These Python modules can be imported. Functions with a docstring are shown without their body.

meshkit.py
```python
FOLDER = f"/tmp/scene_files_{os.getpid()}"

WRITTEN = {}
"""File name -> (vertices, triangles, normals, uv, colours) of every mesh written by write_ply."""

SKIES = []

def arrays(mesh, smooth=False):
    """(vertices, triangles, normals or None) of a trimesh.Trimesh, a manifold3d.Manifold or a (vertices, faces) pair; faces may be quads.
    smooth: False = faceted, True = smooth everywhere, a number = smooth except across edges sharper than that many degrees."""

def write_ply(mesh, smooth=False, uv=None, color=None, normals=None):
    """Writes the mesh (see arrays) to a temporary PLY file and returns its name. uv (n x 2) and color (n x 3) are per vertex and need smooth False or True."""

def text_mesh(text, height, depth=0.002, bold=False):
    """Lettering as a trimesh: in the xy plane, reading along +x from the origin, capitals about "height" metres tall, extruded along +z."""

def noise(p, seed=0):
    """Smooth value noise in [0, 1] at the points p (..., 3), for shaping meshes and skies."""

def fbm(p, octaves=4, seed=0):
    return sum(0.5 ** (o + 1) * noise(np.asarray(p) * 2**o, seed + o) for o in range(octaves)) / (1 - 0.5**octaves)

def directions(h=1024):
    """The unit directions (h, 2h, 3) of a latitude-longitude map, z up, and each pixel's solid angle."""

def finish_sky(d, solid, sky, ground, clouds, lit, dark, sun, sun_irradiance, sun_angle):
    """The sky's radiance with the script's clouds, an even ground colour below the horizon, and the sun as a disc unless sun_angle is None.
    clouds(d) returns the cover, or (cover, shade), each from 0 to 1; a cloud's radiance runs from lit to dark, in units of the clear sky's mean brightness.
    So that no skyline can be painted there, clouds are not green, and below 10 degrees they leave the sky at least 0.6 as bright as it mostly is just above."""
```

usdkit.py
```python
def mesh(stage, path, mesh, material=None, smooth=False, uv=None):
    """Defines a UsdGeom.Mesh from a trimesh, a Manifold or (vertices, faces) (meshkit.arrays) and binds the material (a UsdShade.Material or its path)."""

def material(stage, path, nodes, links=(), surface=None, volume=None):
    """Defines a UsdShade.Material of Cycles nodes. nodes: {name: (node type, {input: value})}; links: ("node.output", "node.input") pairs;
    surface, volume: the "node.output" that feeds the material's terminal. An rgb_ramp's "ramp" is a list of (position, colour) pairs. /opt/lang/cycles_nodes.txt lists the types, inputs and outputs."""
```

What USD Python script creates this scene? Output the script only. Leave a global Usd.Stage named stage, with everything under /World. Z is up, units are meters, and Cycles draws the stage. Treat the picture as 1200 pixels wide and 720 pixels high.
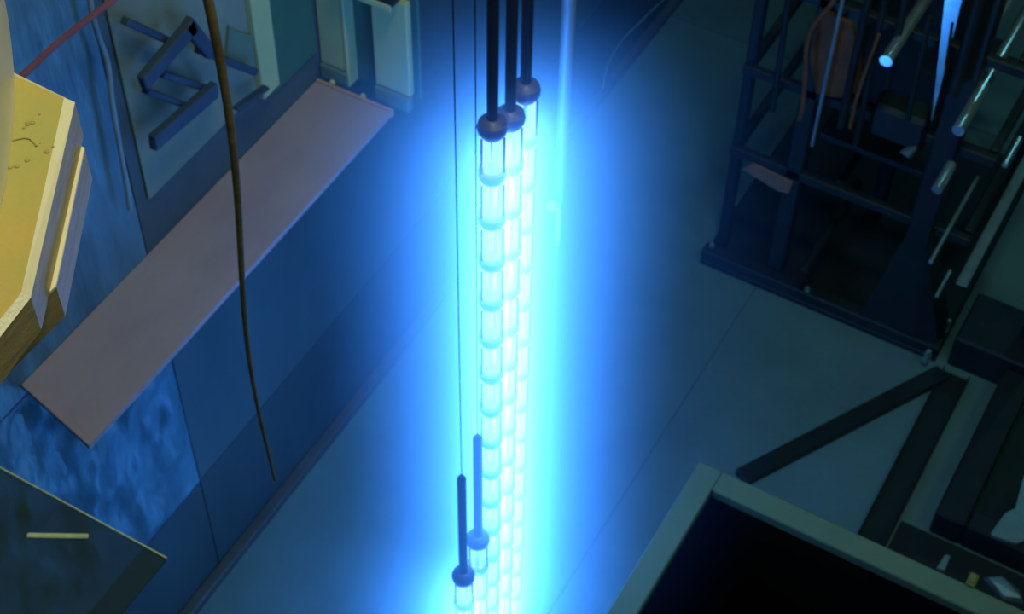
import math, random
import numpy as np, trimesh, usdkit, meshkit
from pxr import Usd, UsdGeom, UsdLux, UsdShade, Gf, Sdf
from shapely.geometry import Polygon
random.seed(7); RNG = np.random.default_rng(7)

# ------------------------------------------------------------------ stage, camera, light
# world: x runs from the left pool wall into the pool, y along that wall away from the camera, z up; pool floor z = 0
stage = Usd.Stage.CreateInMemory()
UsdGeom.SetStageUpAxis(stage, UsdGeom.Tokens.z); UsdGeom.SetStageMetersPerUnit(stage, 1.0)
UsdGeom.Xform.Define(stage, '/World'); UsdGeom.Scope.Define(stage, '/World/Looks')

EYE_H, FPX, PITCH, AZ = 6.2, 1950.0, math.radians(50), math.radians(29)
ROLL = math.asin(33 * math.sin(PITCH) / FPX / math.cos(PITCH))
fh = np.array([-math.sin(AZ), math.cos(AZ), 0]); rr0 = np.array([math.cos(AZ), math.sin(AZ), 0]); UPZ = np.array([0, 0, 1.0])
FWD = fh * math.cos(PITCH) - UPZ * math.sin(PITCH); uu0 = fh * math.sin(PITCH) + UPZ * math.cos(PITCH)
RIGHT = rr0 * math.cos(ROLL) + uu0 * math.sin(ROLL); UP = uu0 * math.cos(ROLL) - rr0 * math.sin(ROLL)
EYE = np.array([0, 0, EYE_H])

cam = UsdGeom.Camera.Define(stage, '/World/camera')
cam.CreateHorizontalApertureAttr(24.0); cam.CreateVerticalApertureAttr(14.4)
cam.CreateFocalLengthAttr(24.0 * FPX / 1200); cam.CreateClippingRangeAttr(Gf.Vec2f(0.05, 200))
cam.CreateFStopAttr(8.0); cam.CreateFocusDistanceAttr(2.0); cam.CreateExposureAttr(0.0)
M = Gf.Matrix4d(*[float(v) for row in ((*RIGHT, 0), (*UP, 0), (*(-FWD), 0), (*EYE, 1)) for v in row])
cam.AddTransformOp().Set(M)

dome = UsdLux.DomeLight.Define(stage, '/World/hall_ambient')
dome.CreateIntensityAttr(0.02); dome.CreateColorAttr(Gf.Vec3f(0.75, 0.95, 1.0))

def rect_lamp(name, at, to, w, h, power, col):
    l = UsdLux.RectLight.Define(stage, '/World/' + name)
    l.CreateWidthAttr(w); l.CreateHeightAttr(h); l.CreateIntensityAttr(power); l.CreateColorAttr(Gf.Vec3f(*col))
    at, to = np.array(at, float), np.array(to, float)
    z = (at - to) / np.linalg.norm(at - to); x = np.cross([0, 1, 0.01], z); x /= np.linalg.norm(x); y = np.cross(z, x)
    l.AddTransformOp().Set(Gf.Matrix4d(*[float(v) for row in ((*x, 0), (*y, 0), (*z, 0), (*at, 1)) for v in row]))
rect_lamp('hall_lamp', (2.3, 3.4, 6.4), (-0.5, 4.0, 0), 0.5, 0.5, 36, (0.9, 1.0, 0.9))
rect_lamp('warm_fill', (-0.3, 1.9, 9.5), (-2.5, 2.7, 1.5), 1.2, 1.2, 33, (1.0, 0.90, 0.52))  # unseen warm fill added on the viewer side to light the panels
rect_lamp('rail_glint_fill', (1.0, 15.0, 9.6), (-0.9, 5.8, 1.0), 0.7, 0.7, 20, (0.5, 1.0, 0.95))  # unseen light added beyond the pool to make the rack rails glint

# where a pixel of the 1200 x 720 frame meets a plane: used once, to read the sizes and places of things off the photograph
def ray(px, py):
    d = FWD * FPX + RIGHT * (px - 600) - UP * (py - 360)
    return d / np.linalg.norm(d)
def at_z(px, py, z): d = ray(px, py); return EYE + d * (z - EYE_H) / d[2]
def at_x(px, py, x): d = ray(px, py); return EYE + d * x / d[0]
def at_y(px, py, y): d = ray(px, py); return EYE + d * y / d[1]

# ------------------------------------------------------------------ materials
def mat(name, nodes, links=(), surface=None, volume=None):
    return usdkit.material(stage, '/World/Looks/' + name, nodes, links, surface, volume)

def paint(name, col, rough=0.6, metal=0.0, var=0.25, scale=6.0, bump=0.0, bscale=40.0, stretch=(1, 1, 1), col2=None, spec=0.5):
    c = np.array(col, float); c2 = np.array(col2, float) if col2 is not None else c * (1 - var)
    n = {'g': ('geometry', {}), 'm': ('mapping', {'scale': stretch}), 'n': ('noise_texture', {'scale': scale, 'detail': 5.0, 'roughness': 0.6}),
         'r': ('rgb_ramp', {'ramp': [(0.3, tuple(c2)), (0.68, tuple(c))]}),
         'p': ('principled_bsdf', {'roughness': rough, 'metallic': metal, 'specular_ior_level': spec})}
    l = [('g.position', 'm.vector'), ('m.vector', 'n.vector'), ('n.fac', 'r.fac'), ('r.color', 'p.base_color')]
    if bump:
        n['bn'] = ('noise_texture', {'scale': bscale, 'detail': 4.0}); n['b'] = ('bump', {'strength': bump, 'distance': 0.01})
        l += [('m.vector', 'bn.vector'), ('bn.fac', 'b.height'), ('b.normal', 'p.normal')]
    return mat(name, n, l, 'p.BSDF')

M_wall = paint('wall_steel', (0.11, 0.155, 0.165), 0.55, 0, 0.4, 1.6, 0.25, 18, (1, 1, 0.35))
M_wall_hi = paint('wall_steel_polished', (0.16, 0.34, 0.46), 0.4, 0, 0.55, 5.0, 0.5, 16, (1, 2.0, 0.45))
M_wall_low = paint('wall_steel_dark', (0.075, 0.10, 0.105), 0.6, 0, 0.4, 1.6, 0.25, 18, (1, 1, 0.35))  # darker copy of the wall steel for the bottom row
M_floor = [paint('floor_concrete_%s' % k, np.array((0.17, 0.24, 0.25)) * s, 0.6, 0, 0.22, 2.2, 0.2, 30) for k, s in (('a', 1.0), ('b', 0.92), ('c', 1.07))]
M_grout = paint('floor_joint', (0.16, 0.22, 0.23), 0.9)
M_pink = paint('reflected_pink', (0.56, 0.34, 0.36), 0.7, 0, 0.16, 5, 0.15, 60, (1, 0.4, 1))
M_orange = paint('edge_orange_paint', (0.75, 0.34, 0.20), 0.6, 0, 0.2, 12)
M_cream = paint('cream_green_paint', (0.66, 0.64, 0.30), 0.6, 0, 0.10, 5)
M_teal = paint('teal_paint', (0.075, 0.19, 0.13), 0.6, 0, 0.2, 4)
M_sill = paint('sill_paint', (0.20, 0.28, 0.20), 0.5, 0, 0.25, 6)
M_board = paint('pale_grey_board', (0.32, 0.33, 0.24), 0.7, 0, 0.22, 3)
M_truss = paint('navy_paint', (0.05, 0.08, 0.13), 0.6, 0, 0.3, 6)
M_rope = paint('brown_hose', (0.26, 0.17, 0.07), 0.85, 0, 0.5, 30)
M_red = paint('red_cable', (0.34, 0.10, 0.14), 0.7)
M_palecable = paint('pale_cable', (0.34, 0.42, 0.48), 0.6)
M_yellow = paint('yellow_brass_plate', (0.56, 0.42, 0.11), 0.5, 0, 0.0, 9, 0.1, 120, (1, 1, 1), (0.42, 0.42, 0.13))
M_rim = paint('bare_machined_rim', (0.92, 0.88, 0.62), 0.35, 0.1, 0.06, 30, 0.1, 220)
M_side = paint('brushed_steel_side', (0.50, 0.43, 0.20), 0.4, 0.25, 0.35, 14, 0.3, 120, (1, 1, 8))
M_post = paint('cream_post', (0.80, 0.78, 0.60), 0.45, 0.05, 0.12, 6)
M_debris = paint('yellow_grit', (0.48, 0.40, 0.14), 0.8)
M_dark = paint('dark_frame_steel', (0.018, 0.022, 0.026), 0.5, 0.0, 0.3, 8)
M_black = paint('box_shade_black', (0.010, 0.010, 0.008), 0.9, 0, 0.3, 6, 0, 40, (1, 1, 1), None, 0.1)  # near-black colour carries the shade inside the open box
M_boxrim = paint('grey_green_rim', (0.19, 0.25, 0.16), 0.6, 0, 0.15, 5, 0.15, 80)
M_polish = paint('polished_steel', (0.80, 0.90, 0.92), 0.17, 0.8, 0.2, 20)
M_brown = paint('rust_brown', (0.32, 0.10, 0.045), 0.8, 0, 0.4, 14)
M_tag = paint('terracotta_tag', (0.50, 0.20, 0.13), 0.8, 0, 0.25, 20)
M_olive = paint('olive_clip', (0.30, 0.26, 0.07), 0.6)
M_wire = paint('dark_wire', (0.02, 0.022, 0.025), 0.5, 0.5)
M_rod = paint('dark_hanger_steel', (0.028, 0.030, 0.05), 0.5, 0.3, 0.2, 20)
M_collar = paint('collar_steel', (0.16, 0.14, 0.26), 0.45, 0.4, 0.2, 20)
M_disc = paint('module_disc_steel', (0.72, 0.78, 0.80), 0.5, 0.1, 0.2, 20)
M_tube = paint('guide_tube_steel', (0.30, 0.42, 0.50), 0.45, 0.3, 0.1, 10)
M_acryl = mat('dark_clear_sheet', {'t': ('transparent_bsdf', {'color': (0.72, 0.80, 0.78)}), 'p': ('principled_bsdf', {'base_color': (0.05, 0.07, 0.05), 'roughness': 0.25}), 'x': ('mix_closure', {'fac': 0.42})}, [('t.BSDF', 'x.closure1'), ('p.BSDF', 'x.closure2')], 'x.closure')
M_glint = paint('painted_gleam', (0.85, 0.88, 0.55), 0.35, 0.1, 0.3, 30)  # pale colour carries the gleam and glint at the lid corner
M_pencil = mat('irradiated_pencil', {'e': ('emission', {'color': (0.55, 1.0, 1.0), 'strength': 1.0})}, (), 'e.emission')

# ------------------------------------------------------------------ prims
USED = {}
def path_of(name, parent):
    base = (parent.GetPath().pathString if parent is not None else '/World') + '/' + name
    k = USED.get(base, 0); USED[base] = k + 1
    return base if k == 0 else '%s_%03d' % (base, k)
def tag(o, label=None, cat=None, group=None, kind=None):
    for k, v in (('label', label), ('category', cat), ('group', group), ('kind', kind)):
        if v: o.SetCustomDataByKey(k, v)
    return o
def obj(name, mesh, m, parent=None, smooth=35):
    if isinstance(mesh, list): mesh = trimesh.util.concatenate(mesh)
    return usdkit.mesh(stage, path_of(name, parent), mesh, m, smooth=smooth).GetPrim()
def thing(name, label, cat, group=None, kind=None):
    o = UsdGeom.Xform.Define(stage, path_of(name, None)).GetPrim()
    return tag(o, label, cat, group, kind)

def box(x0, x1, y0, y1, z0, z1, ch=0.004):
    """a box with chamfered edges"""
    e = np.array([x1 - x0, y1 - y0, z1 - z0]); c = np.array([x0 + x1, y0 + y1, z0 + z1]) / 2
    ch = min(ch, e.min() * 0.3)
    if ch <= 0:
        m = trimesh.creation.box(e); m.apply_translation(c); return m
    p = []
    for s in np.ndindex(2, 2, 2):
        sg = np.array(s) * 2 - 1
        for k in range(3):
            q = e / 2 - ch; q[k] = e[k] / 2; p.append(sg * q)
    m = trimesh.convex.convex_hull(np.array(p)); m.apply_translation(c); return m
def beam(a, b, w, h, up=(0, 0, 1), ch=0.004):
    a, b = np.array(a, float), np.array(b, float); L = np.linalg.norm(b - a); d = (b - a) / L
    u = np.array(up, float)
    if abs(d @ u) > 0.95: u = np.array([0, 1.0, 0])
    s = np.cross(d, u); s /= np.linalg.norm(s); u = np.cross(s, d)
    m = box(-L / 2, L / 2, -w / 2, w / 2, -h / 2, h / 2, ch); T = np.eye(4); T[:3, 0], T[:3, 1], T[:3, 2], T[:3, 3] = d, s, u, (a + b) / 2
    m.apply_transform(T); return m
def tube(pts, r, n=12):
    p = np.array(pts, float); t = np.gradient(p, axis=0); t /= np.linalg.norm(t, axis=1, keepdims=True)
    r = np.broadcast_to(r, (len(p),)); ref = np.array([1.0, 0, 0]) if abs(t[0][0]) < 0.9 else np.array([0, 1.0, 0])
    v, f = [], []
    for i in range(len(p)):
        a = np.cross(t[i], ref); a /= np.linalg.norm(a); b = np.cross(t[i], a)
        for k in range(n):
            g = 2 * math.pi * k / n; v.append(p[i] + r[i] * (math.cos(g) * a + math.sin(g) * b))
    for i in range(len(p) - 1):
        for k in range(n):
            q, w = i * n + k, i * n + (k + 1) % n
            f += [[q, q + n, w + n], [q, w + n, w]]
    for i, flip in ((0, 0), (len(p) - 1, 1)):
        v.append(p[i]); c = len(v) - 1
        for k in range(n):
            q, w = i * n + k, i * n + (k + 1) % n
            f.append([c, w, q] if flip else [c, q, w])
    m = trimesh.Trimesh(v, f, process=False); trimesh.repair.fix_normals(m); return m
def lathe(x, y, z, prof, n=24):
    m = trimesh.creation.revolve(np.array(prof, float), sections=n); m.apply_translation([x, y, z]); return m
def spline(pts, n=40):
    from scipy.interpolate import CubicSpline
    p = np.array(pts, float); s = np.linspace(0, 1, len(p)); return CubicSpline(s, p)(np.linspace(0, 1, n))
def prism(poly, z0, z1):
    m = trimesh.creation.extrude_polygon(Polygon(poly), z1 - z0, engine='earcut'); m.apply_translation([0, 0, z0]); return m
def struct(name, mesh, m, label, cat):
    return tag(obj(name, mesh, m), label, cat, None, 'structure')

# ------------------------------------------------------------------ the pool: floor, walls
WX, EX, NY, FY, DECK = -2.87, 1.7, -1.2, 12.6, 4.75
fl = struct('floor', box(WX - 0.2, EX + 0.2, NY - 0.2, FY + 0.2, -0.35, -0.008, 0), M_grout, 'flat blue-grey pool floor seen deep under the water', 'floor')
xs, ys = [WX + 0.005, -1.549, -0.2, 1.15, EX], [NY, 2.0, 6.9, FY]
for i in range(len(xs) - 1):
    for j in range(len(ys) - 1):
        obj('floor_plate', box(xs[i] + 0.003, xs[i + 1] - 0.003, ys[j] + 0.003, ys[j + 1] - 0.003, -0.0075, -0.001 + 0.0016 * RNG.random(), 0.004), M_floor[(i * 2 + j * 5 + i * j) % 3], fl)

wl = struct('wall_left', box(WX - 0.35, WX - 0.02, NY - 0.2, FY + 0.2, -0.3, DECK, 0), M_grout, 'blue steel-lined left pool wall running behind the pink reflected slab', 'wall')
YS, ZS = [NY, 0.75, 2.647, 4.5, 6.4, 9.4, FY], [0.0, 0.665, 1.96, DECK]
for j in range(len(YS) - 1):
    for k in range(len(ZS) - 1):
        y0, y1, z0, z1 = YS[j] + .003, YS[j + 1] - .003, ZS[k] + .003, ZS[k + 1] - .003
        wavy = (j == 1 and k == 1)
        ny, nz = (90, 60) if wavy else (2, 2)
        yy, zz = np.meshgrid(np.linspace(y0, y1, ny), np.linspace(z0, z1, nz), indexing='ij')
        P = np.stack([np.full_like(yy, WX), yy, zz], -1).reshape(-1, 3)
        if wavy:   # buckled thin sheet
            edge = np.clip(np.minimum.reduce([P[:, 1] - y0, y1 - P[:, 1], P[:, 2] - z0, z1 - P[:, 2]]) / 0.08, 0, 1)
            P[:, 0] += edge * 0.10 * (meshkit.fbm(P * [0, 11, 4.0] + [0, 0.3 * P[:, 2].mean(), 0], 3, 3) - 0.46)
        idx = np.arange(ny * nz).reshape(ny, nz)
        q = np.stack([idx[:-1, :-1], idx[1:, :-1], idx[1:, 1:], idx[:-1, 1:]], -1).reshape(-1, 4)
        front = trimesh.Trimesh(P, np.vstack([q[:, [0, 1, 2]], q[:, [0, 2, 3]]]), process=False)
        back = box(WX - 0.02, WX - 0.0005 - (0.03 if wavy else 0) * 0, y0, y1, z0, z1, 0) if not wavy else box(WX - 0.02, WX - 0.018, y0, y1, z0, z1, 0)
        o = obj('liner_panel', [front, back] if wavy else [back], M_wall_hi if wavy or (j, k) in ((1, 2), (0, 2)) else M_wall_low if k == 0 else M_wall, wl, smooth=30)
        if wavy: tag(o, 'lighter rippled liner panel')
obj('skirting', box(WX, WX + 0.05, NY, FY, 0.0, 0.05, 0.006), paint('skirting_brown', (0.13, 0.10, 0.09), 0.6), wl)
wb = struct('wall_back', box(WX - 0.2, EX + 0.2, FY, FY + 0.3, -0.3, DECK, 0), M_wall, 'dark far pool wall beyond the frame', 'wall')
wr = struct('wall_right', box(EX, EX + 0.3, NY - 0.2, FY, -0.3, DECK, 0), M_wall, 'right pool wall beyond the dark racks', 'wall')
wf = struct('wall_front', box(WX - 0.02, EX, NY - 0.3, NY, -0.3, DECK, 0), M_wall, 'near pool wall below the viewer', 'wall')

# ------------------------------------------------------------------ reflection of a pink beam built as a slab, with the upright panel frame at its far end
LZ = 2.02
near_l, near_r = at_z(30, 450, LZ), at_z(90, 515, LZ); far_r = at_z(460, 130, LZ)
lx1, ly1 = far_r[0], far_r[1]
lg = thing('beam_reflection', 'long dull pink beam reflection built as a slab running diagonally along the left pool wall', 'reflected_beam')
obj('slab', prism([(WX + .002, near_l[1] - .01), (lx1, near_r[1]), (lx1, ly1 - .012), (WX + .002, ly1 - .012)], LZ - 0.022, LZ), M_pink, lg, smooth=False)
tag(obj('edge_strip', box(WX + .002, lx1 + 0.004, ly1 - 0.011, ly1 + 0.004, LZ - 0.024, LZ + 0.006, 0.002), M_orange, lg), 'thin orange edge strip at the far end')
for y in (2.75, 3.0, 3.3):
    obj('bracket', prism([(0, 0), (0.26, 0), (0, -0.2)], -0.012, 0.012).apply_transform(np.array([[1, 0, 0, WX + .002], [0, 0, 1, y], [0, 1, 0, LZ - 0.024], [0, 0, 0, 1.0]])), M_wall, lg, smooth=False)

FYY = ly1 + 0.03
pf = thing('panel_frame', 'upright frame of cream and teal panels standing at the far end of the pink reflected slab', 'frame')
tp0, tp1 = at_y(385, -8, FYY - 0.05), at_y(458, 13, FYY - 0.05); TOP = tp1[2]
def fx(px, py): return at_y(px, py, FYY)
zt = fx(385, 76)[2]; zt2 = fx(457, 105)[2]; zb = LZ
xa, xb, xc, xd = fx(365, 40)[0], fx(405, 40)[0], fx(437, 50)[0], fx(478, 60)[0]
xl = max(WX + 0.004, xa)
obj('cream_panel', box(xl, xb, FYY, FYY + 0.03, zt, TOP), M_cream, pf)
obj('cream_panel', box(xc, xd, FYY, FYY + 0.03, zt2, TOP), M_cream, pf)
obj('recess_panel', box(xb - .004, xc + .004, FYY + 0.05, FYY + 0.07, zb, TOP), M_teal, pf)
obj('sill_plate', box(xl, xb, FYY - 0.012, FYY + 0.022, zb, zt - 0.002), M_sill, pf)
obj('sill_plate', box(xc, xd, FYY - 0.012, FYY + 0.022, zb, zt2 - 0.002), M_sill, pf)
obj('rib', box(xb - 0.012, xb + 0.004, FYY - 0.006, FYY + 0.06, zb, TOP), M_cream, pf)
obj('back_plate', box(xl, xd, FYY + 0.072, FYY + 0.09, zb, TOP), M_teal, pf)
for a in ((392, 94), (428, 110)):
    q = fx(*a); obj('bolt', lathe(0, 0, 0, [(0, 0.014), (0.008, 0.012), (0.012, 0.004), (0.012, 0), (0, 0)], 10).apply_transform(np.array([[1, 0, 0, q[0]], [0, 0, -1, FYY - 0.012], [0, 1, 0, q[2]], [0, 0, 0, 1.0]])), M_cream, pf)
# the overhanging dark tray above the frame
oh = thing('overhead_tray', 'dark tray edge with a cream lip above the cream panels', 'tray')
obj('tray_body', box(tp0[0], tp1[0], FYY - 0.045, FYY + 0.25, TOP + 0.004, TOP + 0.02), M_dark, oh)
obj('tray_lip', box(tp0[0], tp1[0], FYY - 0.055, FYY - 0.046, TOP - 0.006, TOP + 0.02, 0.002), M_cream, oh)

# on the wall beside the frame: cream pilaster, teal recess, pale board
pl = thing('cladding', 'teal and pale grey cladding boards on the wall left of the panel frame', 'cladding')
a, b = at_x(312, 40, WX), at_x(290, 40, WX)
obj('teal_board', box(WX, WX + 0.012, a[1] + 0.004, 3.66, at_x(345, 82, WX)[2], 3.4, 0.002), M_teal, pl)
z_b = at_x(306, 120, WX + .03)[2]
tag(obj('batten', box(WX, WX + 0.035, b[1], a[1], z_b, 3.4), M_cream, pl), 'cream upright batten')
cp = [at_x(*c, WX + 0.012)[1:] for c in ((266, 30), (275, 36), (284, 39), (293, 40), (297, 84), (282, 78), (262, 71), (264, 50))]
cpm = trimesh.creation.extrude_polygon(Polygon(cp), 0.012, engine='earcut'); cpm.apply_transform(np.array([[0, 0, 1, WX + 0.0105], [1, 0, 0, 0], [0, 1, 0, 0], [0, 0, 0, 1.0]]))
tag(obj('curved_plate', cpm, M_sill, pl, smooth=False), 'teal-grey plate with a curved top')
obj('grey_board', box(WX, WX + 0.010, 2.70, b[1] - 0.003, 2.24, 3.4, 0.002), M_board, pl)

# reflected truss, built as a dark lattice in front of the board
tr = thing('lattice_reflection', 'blurred dark blue truss reflection built as crossed bars in front of the pale grey board', 'lattice')
XT = WX + 0.09
def lat(name, a, b, w):
    obj(name, beam(at_x(*a, XT), at_x(*b, XT), 0.03, w, (1, 0, 0)) if False else beam(at_x(*a, XT), at_x(*b, XT), w, 0.03, (1, 0, 0)), M_truss, tr)
lat('brace', (226, 28), (166, 98), 0.058); lat('brace', (218, 26), (246, 62), 0.045); lat('brace', (252, 104), (178, 168), 0.060)
XT = WX + 0.058
lat('rail', (146, 24), (202, 50), 0.024); lat('rail', (232, 58), (298, 84), 0.026); lat('rail', (188, 86), (250, 106), 0.024)
lat('rail', (170, 106), (214, 122), 0.020); lat('rail', (276, 128), (312, 102), 0.016)

# ------------------------------------------------------------------ hoses and cables at the left
def vline(px, py0, py1, D):
    """points on the vertical through pixel (px, py0) at horizontal distance D, from py0 down to py1"""
    d = ray(px, py0); k = D / math.hypot(d[0], d[1]); P0 = EYE + d * k
    az = P0[:2]; zs = [P0[2]]
    lo, hi = -1.0, P0[2]
    for _ in range(50):
        mid = (lo + hi) / 2; q = np.array([az[0], az[1], mid]) - EYE; y = 360 - FPX * (q @ UP) / (q @ FWD)
        if y > py1: lo = mid
        else: hi = mid
    return P0, np.array([az[0], az[1], lo])
hp0, hp1 = vline(240, 0, 560, 2.9)
pts = [hp0 + (hp1 - hp0) * t + np.array([-0.026 * max(t, 0) + 0.014 * math.sin(7 * t), -0.015 * max(t, 0) + 0.012 * math.sin(5 * t + 1), 0]) for t in np.linspace(-0.35, 1, 60)]
hz = thing('hanging_hose', 'brown hose hanging down through the water across the pink reflected slab', 'hose')
obj('hose', tube(pts, np.interp(np.linspace(-0.35, 1, 60), [-0.35, 0, 0.5, 1], [0.0125, 0.0125, 0.008, 0.0055]), 12), M_rope, hz)
rc = [at_x(*a, WX + 0.10) for a in ((142, -14), (130, 2), (104, 22), (66, 52), (38, 78), (10, 104), (-30, 150))]
tag(obj('red_cable', tube(spline(rc), 0.010, 10), M_red), 'faint red cable sagging across the top left of the wall', 'cable')
bc = [at_x(*a, WX + 0.05) for a in ((104, -10), (108, 15), (116, 45), (126, 75), (130, 110), (138, 160), (147, 210), (152, 245))]
tag(obj('pale_cable', tube(spline(bc), 0.009, 10), M_palecable), 'pale blue cable hanging on the wall left of the dark lattice', 'cable')

# ------------------------------------------------------------------ yellow flange above the water, near the viewer
FZ = 5.05
def fp(a, z): return at_z(*a, z)[:2]
fg = thing('flange', 'bright yellow faceted flange with pale machined edges at the left edge', 'flange')
def ring(px, z): return np.array([fp(p, z) for p in px])
def band(lower, zl, upper, zu):
    n = len(lower); v = np.vstack([np.c_[lower, np.full(n, zl)], np.c_[upper, np.full(n, zu)]]); f = []
    for i in range(n):
        j = (i + 1) % n; f += [[i, j, n + j], [i, n + j, n + i]]
    m = trimesh.Trimesh(v, f, process=False); return m
def solid(rings):
    """stack of (outline, z), closed top and bottom"""
    n = len(rings[0][0]); v = np.vstack([np.c_[r, np.full(n, z)] for r, z in rings]); f = []
    for k in range(len(rings) - 1):
        for i in range(n):
            j = (i + 1) % n; a, b = k * n, (k + 1) * n
            f += [[a + i, a + j, b + j], [a + i, b + j, b + i]]
    for k, rev in ((0, 1), (len(rings) - 1, 0)):
        for i in range(1, n - 1):
            t = [k * n, k * n + i, k * n + i + 1]; f.append(t[::-1] if rev else t)
    m = trimesh.Trimesh(v, f, process=False); trimesh.repair.fix_normals(m); return m
top = [(-420, -110), (16, 88), (75, 115), (25, 343), (-60, 450), (-420, 420)]
rimo = [(-424, -114), (16, 85), (88, 120), (36, 349), (-62, 475), (-424, 450)]
R0 = ring(top, FZ); ctr = R0.mean(0)
R1 = ring(rimo, FZ - 0.008)
obj('plate_top', solid([(R0, FZ - 0.02), (R0, FZ)]), M_yellow, fg, smooth=False)
obj('machined_rim', band(R1, FZ - 0.008, R0, FZ), M_rim, fg, smooth=False)
obj('plate_side', solid([(R1, FZ - 0.055), (R1, FZ - 0.0082)]), M_side, fg, smooth=False)
z2 = FZ - 0.0555
def out(R, k): 
    d = R - ctr; return R + d / np.linalg.norm(d, axis=1, keepdims=True) * k
R2 = ring([(-430, -110), (20, 142), (99, 173), (65.5, 335), (-62, 460), (-430, 440)], z2)
obj('lower_rim', solid([(R2, z2 - 0.003), (R2, z2)]), M_rim, fg, smooth=False)
obj('lower_plate', solid([(R2, z2 - 0.046), (R2, z2 - 0.0032)]), M_side, fg, smooth=False)
grit = []
for (px, py, r) in ((33, 145, .0035), (38, 144, .003), (20, 195, .003), (55, 178, .003), (32, 188, .003), (47, 168, .001), (12, 196, .003), (28, 150, .002), (46, 134, .0016), (62, 172, .0015)):
    q = at_z(px, py, FZ); s = trimesh.creation.icosphere(1, r); s.apply_scale([1, 1, 0.6]); s.apply_translation([q[0], q[1], FZ]); grit.append(s)
grit.append(tube(spline([np.r_[fp(a, FZ), FZ + .0006] for a in ((15, 165), (24, 163), (33, 163), (40, 168), (43, 172))], 16), 0.0011, 6))
for gm in grit: obj('grit', gm, M_debris, fg)
foot_px = [(-30, -60), (2, -10), (12, 40), (17, 95), (15, 150), (9, 200), (0, 243), (-40, 330), (-120, 390), (-240, 380), (-300, 250), (-300, 100), (-200, -40), (-110, -90), (-30, -60)]
fpp = np.array([fp(q_, FZ) for q_ in foot_px]); fsp = Polygon(spline(fpp, 120)).buffer(0)
fpst = thing('column_casing', 'pale rounded casing standing on the yellow flange at the left edge', 'casing')
obj('casing_wall', prism(np.array(fsp.exterior.coords), FZ + 0.0006, FZ + 0.55), M_post, fpst, smooth=40)
obj('casing_cap', prism(np.array(fsp.buffer(-0.01).exterior.coords), FZ + 0.5505, FZ + 0.57), M_post, fpst, smooth=40)

# ------------------------------------------------------------------ dark lid bottom left
lz = 2.9
k0, k1 = at_z(0, 560, lz), at_z(195, 655, lz)
ld = thing('dark_lid', 'dark clear lid sheet with a thin pale edge painted as a gleam in the bottom left corner', 'lid')
ex, ey = k1[0], k1[1]
obj('lid_sheet', box(max(ex - 1.5, WX + .02), ex, ey - 1.0, ey - 0.002, lz - 0.008, lz, 0.001), M_acryl, ld)
tag(obj('gleam_edge', box(max(ex - 1.5, WX + .02), ex, ey - 0.001, ey + 0.003, lz - 0.004, lz + 0.003, 0.001), M_glint, ld), 'pale edge painted as a gleam')
g0, g1 = at_z(32, 629, lz), at_z(104, 630, lz)
tag(obj('glint_strip', beam((g0[0], g0[1], lz + 0.004), (g1[0], g1[1], lz + 0.004), 0.013, 0.008), M_glint, ld), 'short pale strip painted as a glint')

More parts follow.
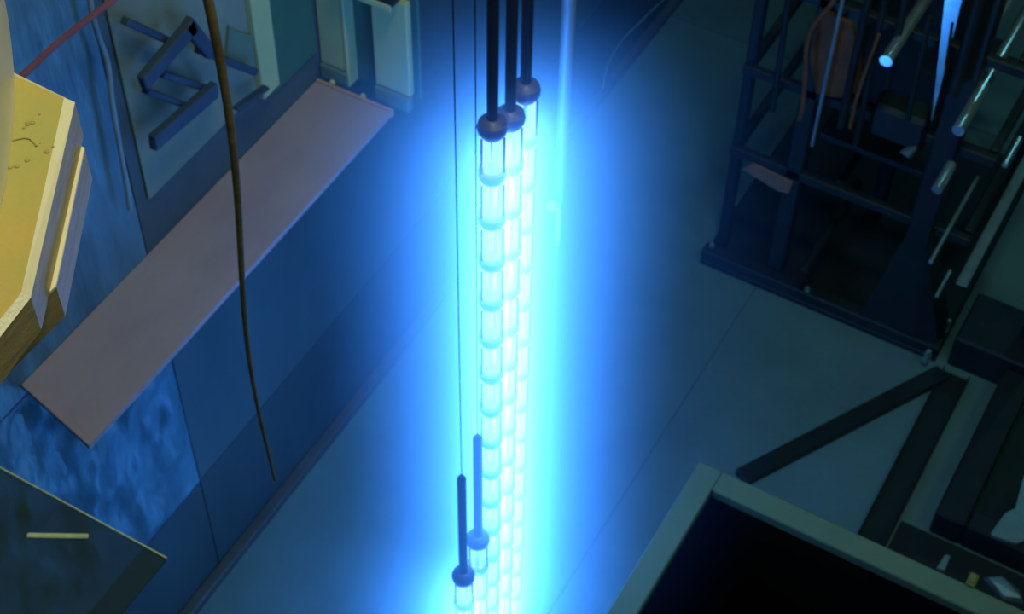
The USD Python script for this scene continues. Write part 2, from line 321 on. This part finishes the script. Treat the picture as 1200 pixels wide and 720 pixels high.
# ------------------------------------------------------------------ the glowing source strings
SX = -1.67
PITCHM = 0.185
spec = []   # y, z of collar
for (px, py) in ((543, 675), (560, 632), (577, 148), (598, 137), (616, 105)):
    q = at_x(px, py, SX); spec.append((q[1], q[2]))
names = ['source string with its thick rod lowest, first from the left', 'source string with its thick rod second lowest, second from the left',
         'middle source string under the darkest thick rod, third from the left', 'source string under the fourth thick rod from the left',
         'source string under the topmost collar, rightmost of the five']
for k, (y, zc) in enumerate(spec):
    t = thing('source_string', names[k], 'source string', 'glowing source strings hanging in a row')
    rod_top = zc + 0.645
    obj('suspension_wire', tube([(SX, y, rod_top), (SX, y, 6.6)], 0.0019, 8), M_wire, t)
    obj('hanger_rod', lathe(SX, y, zc, [(0, 0.0), (0.0165, 0.0), (0.0165, 0.63), (0.008, 0.648), (0, 0.65)], 20), M_rod, t)
    obj('collar', lathe(SX, y, zc, [(0, -0.036), (0.030, -0.034), (0.042, -0.016), (0.044, 0.0), (0.040, 0.016), (0.026, 0.028), (0.017, 0.032), (0, 0.033)], 28), M_collar, t)
    n = max(1, int((zc - 0.10) / PITCHM))
    for i in range(n):
        z1 = zc - 0.03 - i * PITCHM; z0 = zc - (i + 1) * PITCHM
        md = obj('module', lathe(SX, y, z0, [(0, -0.024), (0.034, -0.022), (0.041, -0.008), (0.041, 0.018), (0.034, 0.026), (0, 0.027)], 24), M_disc, t)
        for j in range(6):
            a = 2 * math.pi * (j + 0.5 * (i % 2)) / 6 + 0.4
            obj('source_pencil', tube([(SX + 0.027 * math.cos(a), y + 0.027 * math.sin(a), z0 + 0.02), (SX + 0.027 * math.cos(a), y + 0.027 * math.sin(a), z1)], 0.0062, 8), M_pencil, md)
        for j in range(3):
            a = 2 * math.pi * j / 3 + 0.1
            obj('cage_rod', tube([(SX + 0.037 * math.cos(a), y + 0.037 * math.sin(a), z0 + 0.01), (SX + 0.037 * math.cos(a), y + 0.037 * math.sin(a), z1)], 0.0034, 6), M_collar, md)

# guide tube right of the strings
gp = at_x(655, 240, SX); 
gt = thing('guide_tube', 'pale vertical guide tube hanging just right of the glowing strings', 'tube')
obj('tube_body', lathe(gp[0], gp[1], gp[2], [(0, 0), (0.012, 0.0), (0.018, 0.04), (0.021, 0.8), (0.021, 4.0), (0, 4.0)], 20), M_tube, gt)
q = at_x(655, 284, SX)
obj('tube_tip', lathe(gp[0], gp[1], q[2], [(0, 0), (0.008, 0.004), (0.0085, gp[2] - q[2]), (0, gp[2] - q[2])], 14), M_disc, gt)
q = at_x(647, 242, SX)
obj('side_fitting', [lathe(q[0], q[1], q[2], [(0, -0.016), (0.014, -0.014), (0.016, 0), (0.012, 0.014), (0, 0.016)], 14), beam(q, gp + [0, 0, .01], 0.008, 0.008)], M_disc, gt)

# the glow: light given off by the water round the strings (it fades with the distance from the row)
def chain(pre, yc, yh, zt):
    """distance from the upright sheet x = SX, |y - yc| < yh, z < zt"""
    n = {'dy': ('subtract', yc), 'ady': ('absolute', None), 'ey': ('subtract', yh), 'my': ('maximum', 0.0), 'my2': ('multiply', None),
         'dz': ('subtract', zt), 'sz': ('multiply', 1.6), 'mz': ('maximum', 0.0), 'mz2': ('multiply', None), 'a': ('add', None), 'b': ('add', None), 'd': ('sqrt', None)}
    nodes = {pre + k: ('math', {'math_type': t, **({'value2': v} if v is not None else {})}) for k, (t, v) in n.items()}
    L = [('s.y', 'dy1'), ('dy', 'ady1'), ('ady', 'ey1'), ('ey', 'my1'), ('my', 'my21'), ('my', 'my22'), ('s.z', 'dz1'), ('dz', 'sz1'), ('sz', 'mz1'), ('mz', 'mz21'), ('mz', 'mz22'),
         ('dx2.value', 'a1'), ('my2', 'a2'), ('a', 'b1'), ('mz2', 'b2'), ('b', 'd1')]
    return nodes, [(a if '.' in a else pre + a + '.value', pre + b[:-1] + '.value' + b[-1]) for a, b in L]
ymid = spec[3][0]
n1, l1 = chain('u', ymid, 0.075, spec[3][1] - 0.10)
n2, l2 = chain('w', (spec[0][0] + spec[1][0]) / 2, 0.04, spec[0][1] - 0.10)
glow = mat('cherenkov_water', {
    'g': ('geometry', {}), 's': ('separate_xyz', {}), 'dx': ('math', {'math_type': 'subtract', 'value2': SX}), 'dx2': ('math', {'math_type': 'multiply'}), **n1, **n2,
    'near': ('math', {'math_type': 'minimum'}),
    'k': ('math', {'math_type': 'multiply', 'value2': -1 / 0.13}), 'e': ('math', {'math_type': 'exponent'}), 'off': ('math', {'math_type': 'subtract', 'value2': math.exp(-0.56 / 0.13)}), 'pos': ('math', {'math_type': 'maximum', 'value2': 0.0}), 'st': ('math', {'math_type': 'multiply', 'value2': 2.45}),
    'k2': ('math', {'math_type': 'multiply', 'value2': -1 / 0.05}), 'e2': ('math', {'math_type': 'exponent'}), 'st2': ('math', {'math_type': 'multiply', 'value2': 11.0}),
    'sum': ('math', {'math_type': 'add'}), 'col': ('mix_color', {'a': (0.22, 1.0, 3.6), 'b': (0.56, 1.0, 1.4)}),
    'v': ('principled_volume', {'density': 0.0, 'color': (0, 0, 0)}),
    'k3': ('math', {'math_type': 'multiply', 'value2': -1 / 0.24}), 'e3': ('math', {'math_type': 'exponent'}), 'off3': ('math', {'math_type': 'subtract', 'value2': math.exp(-0.95 / 0.24)}),
    'pos3': ('math', {'math_type': 'maximum', 'value2': 0.0}), 'st3': ('math', {'math_type': 'multiply', 'value2': 0.27}),
    'w': ('principled_volume', {'density': 0.0, 'color': (0, 0, 0), 'emission_color': (0.05, 0.40, 1.9)}), 'vw': ('add_closure', {})},
    l1 + l2 + [('g.position', 's.vector'), ('s.x', 'dx.value1'), ('dx.value', 'dx2.value1'), ('dx.value', 'dx2.value2'),
     ('ud.value', 'near.value1'), ('wd.value', 'near.value2'), ('near.value', 'k.value1'), ('k.value', 'e.value1'), ('e.value', 'off.value1'), ('off.value', 'pos.value1'), ('pos.value', 'st.value1'),
     ('near.value', 'k2.value1'), ('k2.value', 'e2.value1'), ('e2.value', 'st2.value1'), ('st.value', 'sum.value1'), ('st2.value', 'sum.value2'),
     ('sum.value', 'v.emission_strength'), ('e2.value', 'col.fac'), ('col.result', 'v.emission_color'),
     ('near.value', 'k3.value1'), ('k3.value', 'e3.value1'), ('e3.value', 'off3.value1'), ('off3.value', 'pos3.value1'), ('pos3.value', 'st3.value1'), ('st3.value', 'w.emission_strength'),
     ('v.volume', 'vw.closure1'), ('w.volume', 'vw.closure2')], volume='vw.closure')
ZT = spec[3][1]
tag(obj('glowing_water', trimesh.boolean.difference([box(SX - 0.95, SX + 0.95, spec[0][0] - 0.96, spec[4][0] + 0.96, 0.002, ZT + 0.7, 0),
    box(at_z(820, 540, 1.0)[0] + 0.01, 1.2, 1.0, at_z(820, 540, 1.0)[1] - 0.01, -0.1, 1.0 - 0.01, 0)], engine='manifold'), glow, smooth=False), 'bright blue glow in the water around the source strings', 'glow', None, 'structure')
water = mat('pool_water_body', {'v': ('absorption_volume', {'color': (0.42, 0.80, 0.90), 'density': 0.2})}, (), None, 'v.volume')
tag(obj('pool_water', box(WX + 0.0005, EX - 0.001, NY + 0.001, FY - 0.001, 0.0012, 4.6, 0), water, smooth=False), 'clear blue water filling the whole pool', 'water', None, 'structure')

# ------------------------------------------------------------------ open box bottom right
BZ = 1.0
o1 = at_z(820, 540, BZ); i1 = at_z(830, 575, BZ); o2 = at_z(1200, 712, BZ)
bx = thing('open_box', 'open box, inner shade painted black, with a grey-green rim in the bottom right corner', 'box')
x0, y1 = o1[0], o1[1]; x1, y0 = 0.9, 1.6
ix, iy = i1[0] - x0, y1 - i1[1]
w = (ix + iy) / 2
for nm, bb in (('rim', (x0, x0 + w, y0, y1)), ('rim', (x0 + w + .001, x1, y1 - w, y1)), ('rim', (x1 - w, x1, y0 + w, y1 - w - .001)), ('rim', (x0 + w + .001, x1, y0, y0 + w - .001))):
    obj(nm, box(*bb, BZ - 0.05, BZ, 0.005), M_boxrim, bx)
for bb in ((x0 + .03, x0 + w - .004, y0 + .03, y1 - .03), (x0 + w, x1 - .03, y1 - w + .004, y1 - .03), (x1 - w + .004, x1 - .03, y0 + .03, y1 - w), (x0 + w, x1 - w, y0 + .03, y0 + w - .004)):
    obj('side_wall', box(*bb, 0.0, BZ - 0.051, 0.003), M_black, bx)
obj('bottom', box(x0 + w, x1 - w, y0 + w, y1 - w, 0.03, 0.05, 0), M_black, bx)
q = at_z(1141, 681, BZ + 0.01)
tag(obj('clip', [box(q[0] - .022, q[0] + .012, q[1] - .028, q[1] + .028, BZ, BZ + 0.018, 0.004), box(q[0] - .015, q[0] + .006, q[1] - .02, q[1] + .02, BZ + .018, BZ + 0.026, 0.003)], M_olive), 'small olive clip on the far rim of the open box', 'clip')

# ------------------------------------------------------------------ rack on the floor at the right
rk = thing('storage_rack', 'tall dark steel rack with polished rails standing on the pool floor', 'rack')
rx0, rx1, ry0, ry1, RT = -1.86, -0.62, 5.27, 6.75, 3.4
obj('base_plate', box(rx0, rx1, ry0, ry1, 0.002, 0.035, 0.006), M_dark, rk)
obj('base_beam', box(rx0, rx1, ry0, ry0 + 0.07, 0.036, 0.10, 0.006), M_dark, rk)
for (x, y, w_) in ((-0.87, 5.36, 0.11), (-1.50, 5.38, 0.08), (-1.80, 5.40, 0.05), (-0.68, 6.6, 0.08), (-1.80, 6.65, 0.08), (-1.22, 6.0, 0.07)):
    obj('post', box(x - w_ / 2, x + w_ / 2, y - w_ / 2, y + w_ / 2, 0.036, RT, 0.008), M_dark, rk)
# pyramid foot under the front right post
ft = trimesh.convex.convex_hull(np.array([(-0.76, 5.28, 0.101), (-0.64, 5.30, 0.101), (-0.64, 5.46, 0.101), (-1.02, 5.28, 0.101), (-1.02, 5.46, 0.101), (-0.93, 5.31, 0.66), (-0.81, 5.31, 0.66), (-0.81, 5.43, 0.66), (-0.93, 5.43, 0.66)]))
obj('foot', ft, M_dark, rk, smooth=False)
def rail(a, b, X, w_, h_, m=M_polish):
    p, q = at_x(*a, X), at_x(*b, X); z = (p[2] + q[2]) / 2
    obj('rail', tube([(X, p[1], z), (X, q[1], z)], w_, 14) if h_ > 0.011 else beam((X, p[1], z), (X, q[1], z), w_, h_), m, rk)
rail((1212, -8), (1118, 168), -0.80, 0.026, 0.024); rail((1092, -12), (1038, 72), -1.15, 0.026, 0.026)
rail((1192, -12), (1158, 42), -0.86, 0.022, 0.03); rail((1116, 188), (1096, 228), -0.78, 0.022, 0.022)
rail((1196, 158), (1176, 198), -0.63, 0.014, 0.02); rail((1148, 200), (1088, 315), -0.72, 0.009, 0.012); rail((1116, 310), (1095, 355), -0.67, 0.008, 0.012)
rail((1198, 218), (1146, 276), -0.60, 0.05, 0.01); rail((1060, 95), (985, 215), -1.32, 0.02, 0.02, M_dark); rail((1010, 200), (940, 330), -1.30, 0.02, 0.02, M_dark)
for z in (0.75, 1.25, 1.75):
    for y in (5.36, 6.6):
        obj('cross_bar', box(rx0 + 0.04, rx1 - 0.03, y - 0.02, y + 0.02, z - 0.025, z + 0.025, 0.005), M_dark, rk)
    for x in (-0.68, -1.8):
        obj('side_bar', box(x - 0.02, x + 0.02, 5.4, 6.6, z - 0.025, z + 0.025, 0.005), M_dark, rk)
obj('shelf', box(-1.45, -0.93, 5.45, 6.5, 0.92, 0.95, 0.005), M_dark, rk)
obj('housing', box(-1.42, -1.00, 5.72, 6.45, 0.955, 2.5, 0.03), M_dark, rk)
for (a, b, r_) in (((1018, -5), (985, 150), 0.018), ((1038, -5), (1003, 170), 0.014), ((1062, -5), (1040, 100), 0.016), ((1090, 20), (1064, 140), 0.012), ((1150, -5), (1118, 110), 0.022), ((925, -5), (905, 130), 0.014)):
    p_, q_ = at_y(*a, 5.24), at_y(*b, 5.24); obj('conduit', tube([(p_[0], 5.24, p_[2]), ((p_[0] + q_[0]) / 2, 5.24, (p_[2] + q_[2]) / 2), (q_[0], 5.24, q_[2])], r_, 10), M_dark, rk)
# slotted blade beside the front post
def fq(a): return at_y(*a, 5.28)
b0, b1, b2, b3 = fq((1130, -10)), fq((1109, -10)), fq((1092, 142)), fq((1104, 95))
blade = Polygon([(b0[0], b0[2]), (b1[0], b1[2]), (b2[0], b2[2]), (b3[0], b3[2])])
slot = [fq(a) for a in ((1117, 55), (1121, 28), (1118, 60), (1110, 80), (1108, 76))]
blade = blade.difference(Polygon([(p[0], p[2]) for p in (fq((1119, 25)), fq((1115, 25)), fq((1107, 78)), fq((1112, 78)))]))
bm = trimesh.creation.extrude_polygon(blade, 0.012, engine='earcut')
bm.apply_transform(np.array([[1, 0, 0, 0], [0, 0, -1, 5.285], [0, 1, 0, 0], [0, 0, 0, 1.0]]))
obj('slotted_blade', bm, M_polish, rk, smooth=False)
# clamp block with a polished face
k = at_y(1074, 160, 5.40)
obj('clamp_block', box(k[0] - 0.20, k[0] + 0.05, 5.32, 5.46, k[2] - 0.02, k[2] + 0.16, 0.02), M_dark, rk)
obj('polished_stud', trimesh.convex.convex_hull(np.array([(k[0] - .035, 5.305, k[2] - .03), (k[0] + .035, 5.305, k[2] + .03), (k[0] + .02, 5.305, k[2] - .05), (k[0], 5.34, k[2] + .01), (k[0] + .01, 5.28, k[2] - .02)])), M_polish, rk, smooth=False)
for a in ((1111, 378), (1088, 414), (834, 288), (946, 340)):
    q = at_z(*a, 0.10); obj('bolt', lathe(q[0], q[1], 0.036, [(0, 0.085), (0.012, 0.08), (0.016, 0.06), (0.016, 0), (0, 0)], 10), M_polish, rk)
tr0, tr1 = at_y(981, 30, 5.26), at_y(963, 175, 5.26)
obj('thin_rod', tube([(tr0[0], 5.26, 2.2), (tr0[0], 5.26, tr1[2])], 0.008, 10), M_tube, rk)

# brown things hung on the rack
hb = [at_y(*a, 5.22) for a in ((985, -20), (972, 8), (955, 28), (946, 50), (944, 80), (941, 120), (936, 140))]
tag(obj('brown_hose', tube(spline(hb), 0.011, 10), M_brown), 'dull brown hose looping down the rack, left of the rounded brown plate', 'hose')
hc = [at_y(*a, 5.20) for a in ((1030, 40), (1012, 90), (1003, 118), (998, 140), (996, 150))]
tag(obj('brown_strap', tube(spline(hc), 0.008, 10), M_brown), 'thin brown strap hanging down the rack, right of the rounded brown plate', 'strap')
bp = [at_y(*a, 5.33) for a in ((958, 45), (972, 18), (995, 30), (1004, 60), (1004, 100), (985, 108), (962, 104), (956, 70))]
bp = trimesh.creation.extrude_polygon(Polygon([(p[0], p[2]) for p in bp]).buffer(0.02).buffer(0.0), 0.02, engine='earcut')
bp.apply_transform(np.array([[1, 0, 0, 0], [0, 0, -1, 5.335], [0, 1, 0, 0], [0, 0, 0, 1.0]]))
tag(obj('brown_plate', bp, M_brown, smooth=False), 'rounded rust-brown plate hung high on the dark rack', 'plate')
tp = [at_y(*a, 5.34) for a in ((872, 196), (884, 190), (930, 212), (926, 224), (914, 222))]
tpm = trimesh.creation.extrude_polygon(Polygon([(p[0], p[2]) for p in tp]), 0.012, engine='earcut')
tpm.apply_transform(np.array([[1, 0, 0, 0], [0, 0, -1, 5.335], [0, 1, 0, 0], [0, 0, 0, 1.0]]))
tag(obj('terracotta_tag', tpm, M_tag, smooth=False), 'small terracotta tag fixed on the left of the rack', 'tag')

# ------------------------------------------------------------------ second dark frame at the right edge, floor shadow strip
sf = thing('lifting_frame', 'dark steel lifting frame with a bright rounded bracket at the right edge', 'frame')
obj('side_beam', box(-0.31, -0.17, 4.36, 5.28, 0.002, 0.16, 0.01), M_dark, sf)
obj('end_beam', box(-0.17, 0.75, 4.36, 4.46, 0.002, 0.16, 0.01), M_dark, sf)
obj('end_beam', box(-0.57, 0.75, 5.29, 5.62, 0.002, 0.20, 0.01), M_dark, sf)
obj('deck_plate', box(-0.165, 0.75, 4.47, 5.28, 0.03, 0.05, 0.004), M_dark, sf)
obj('post', box(-0.31, -0.19, 5.45, 5.57, 0.201, 1.4, 0.01), M_dark, sf)
obj('floor_shade_sheet', box(-0.43, 0.75, 3.62, 4.345, 0.002, 0.02, 0.004), M_dark, sf)  # thin dark sheet added to darken the lit floor by the box rim
br = [at_z(*a, 0.17)[:2] for a in ((1164, 628), (1190, 636), (1204, 630), (1215, 560), (1202, 562), (1192, 600), (1180, 606))]
brm = prism(np.array(Polygon(br).buffer(0.012).exterior.coords), 0.165, 0.185)
tag(obj('bracket', brm, M_polish, sf, smooth=False), 'bright polished bracket')
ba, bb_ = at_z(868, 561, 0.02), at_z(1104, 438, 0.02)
tag(obj('floor_shadow_bar', beam((ba[0], ba[1], .022), (bb_[0], bb_[1], .022), 0.085, 0.04), M_dark), 'dark diagonal strip standing in for a shadow on the floor, running from the open box towards the rack', 'shadow_bar')  # solid strip put in where a shadow crosses the floor
ch = thing('floor_shadow_strip', 'dark strip standing in for a shadow on the floor between the rack and open box', 'shadow_strip')  # dark shape built in place of a shadow on the floor
obj('strip_base', box(-0.57, -0.44, 4.0, 5.24, 0.002, 0.012, 0.002), M_dark, ch)
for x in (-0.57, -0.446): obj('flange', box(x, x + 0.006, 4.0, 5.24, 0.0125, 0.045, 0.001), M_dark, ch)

def scrap(px, pts, seed):
    q = at_z(*px, 0.03); r = np.random.default_rng(seed); p3 = np.array([[a, b, 0.012 * r.random()] for a, b in pts] + [[a * .8, b * .8, 0.014 + 0.03 * r.random()] for a, b in pts])
    m = trimesh.convex.convex_hull(p3); m.apply_translation([q[0], q[1], 0.0215]); return m
tag(obj('foil_scrap', scrap((1176, 690), [(-.09, .01), (-.03, .05), (.06, .03), (.10, -.03), (.02, -.05)], 3), M_polish, smooth=False), 'crumpled pale foil scrap beyond the olive clip', 'scrap')
tag(obj('metal_sliver', scrap((1104, 664), [(-.02, -.03), (-.01, .06), (.015, .07), (.02, -.02)], 5), M_polish, smooth=False), 'narrow pale metal sliver on the floor behind the box rim', 'sliver')
arc = [at_z(*a, 0.5) for a in ((706, 104), (710, 84), (718, 64), (732, 44), (750, 26), (775, 2), (800, -16))]
tag(obj('thin_cable', tube(spline(arc), 0.003, 8), M_palecable), 'faint thin cable arcing upward right of the guide tube', 'cable')
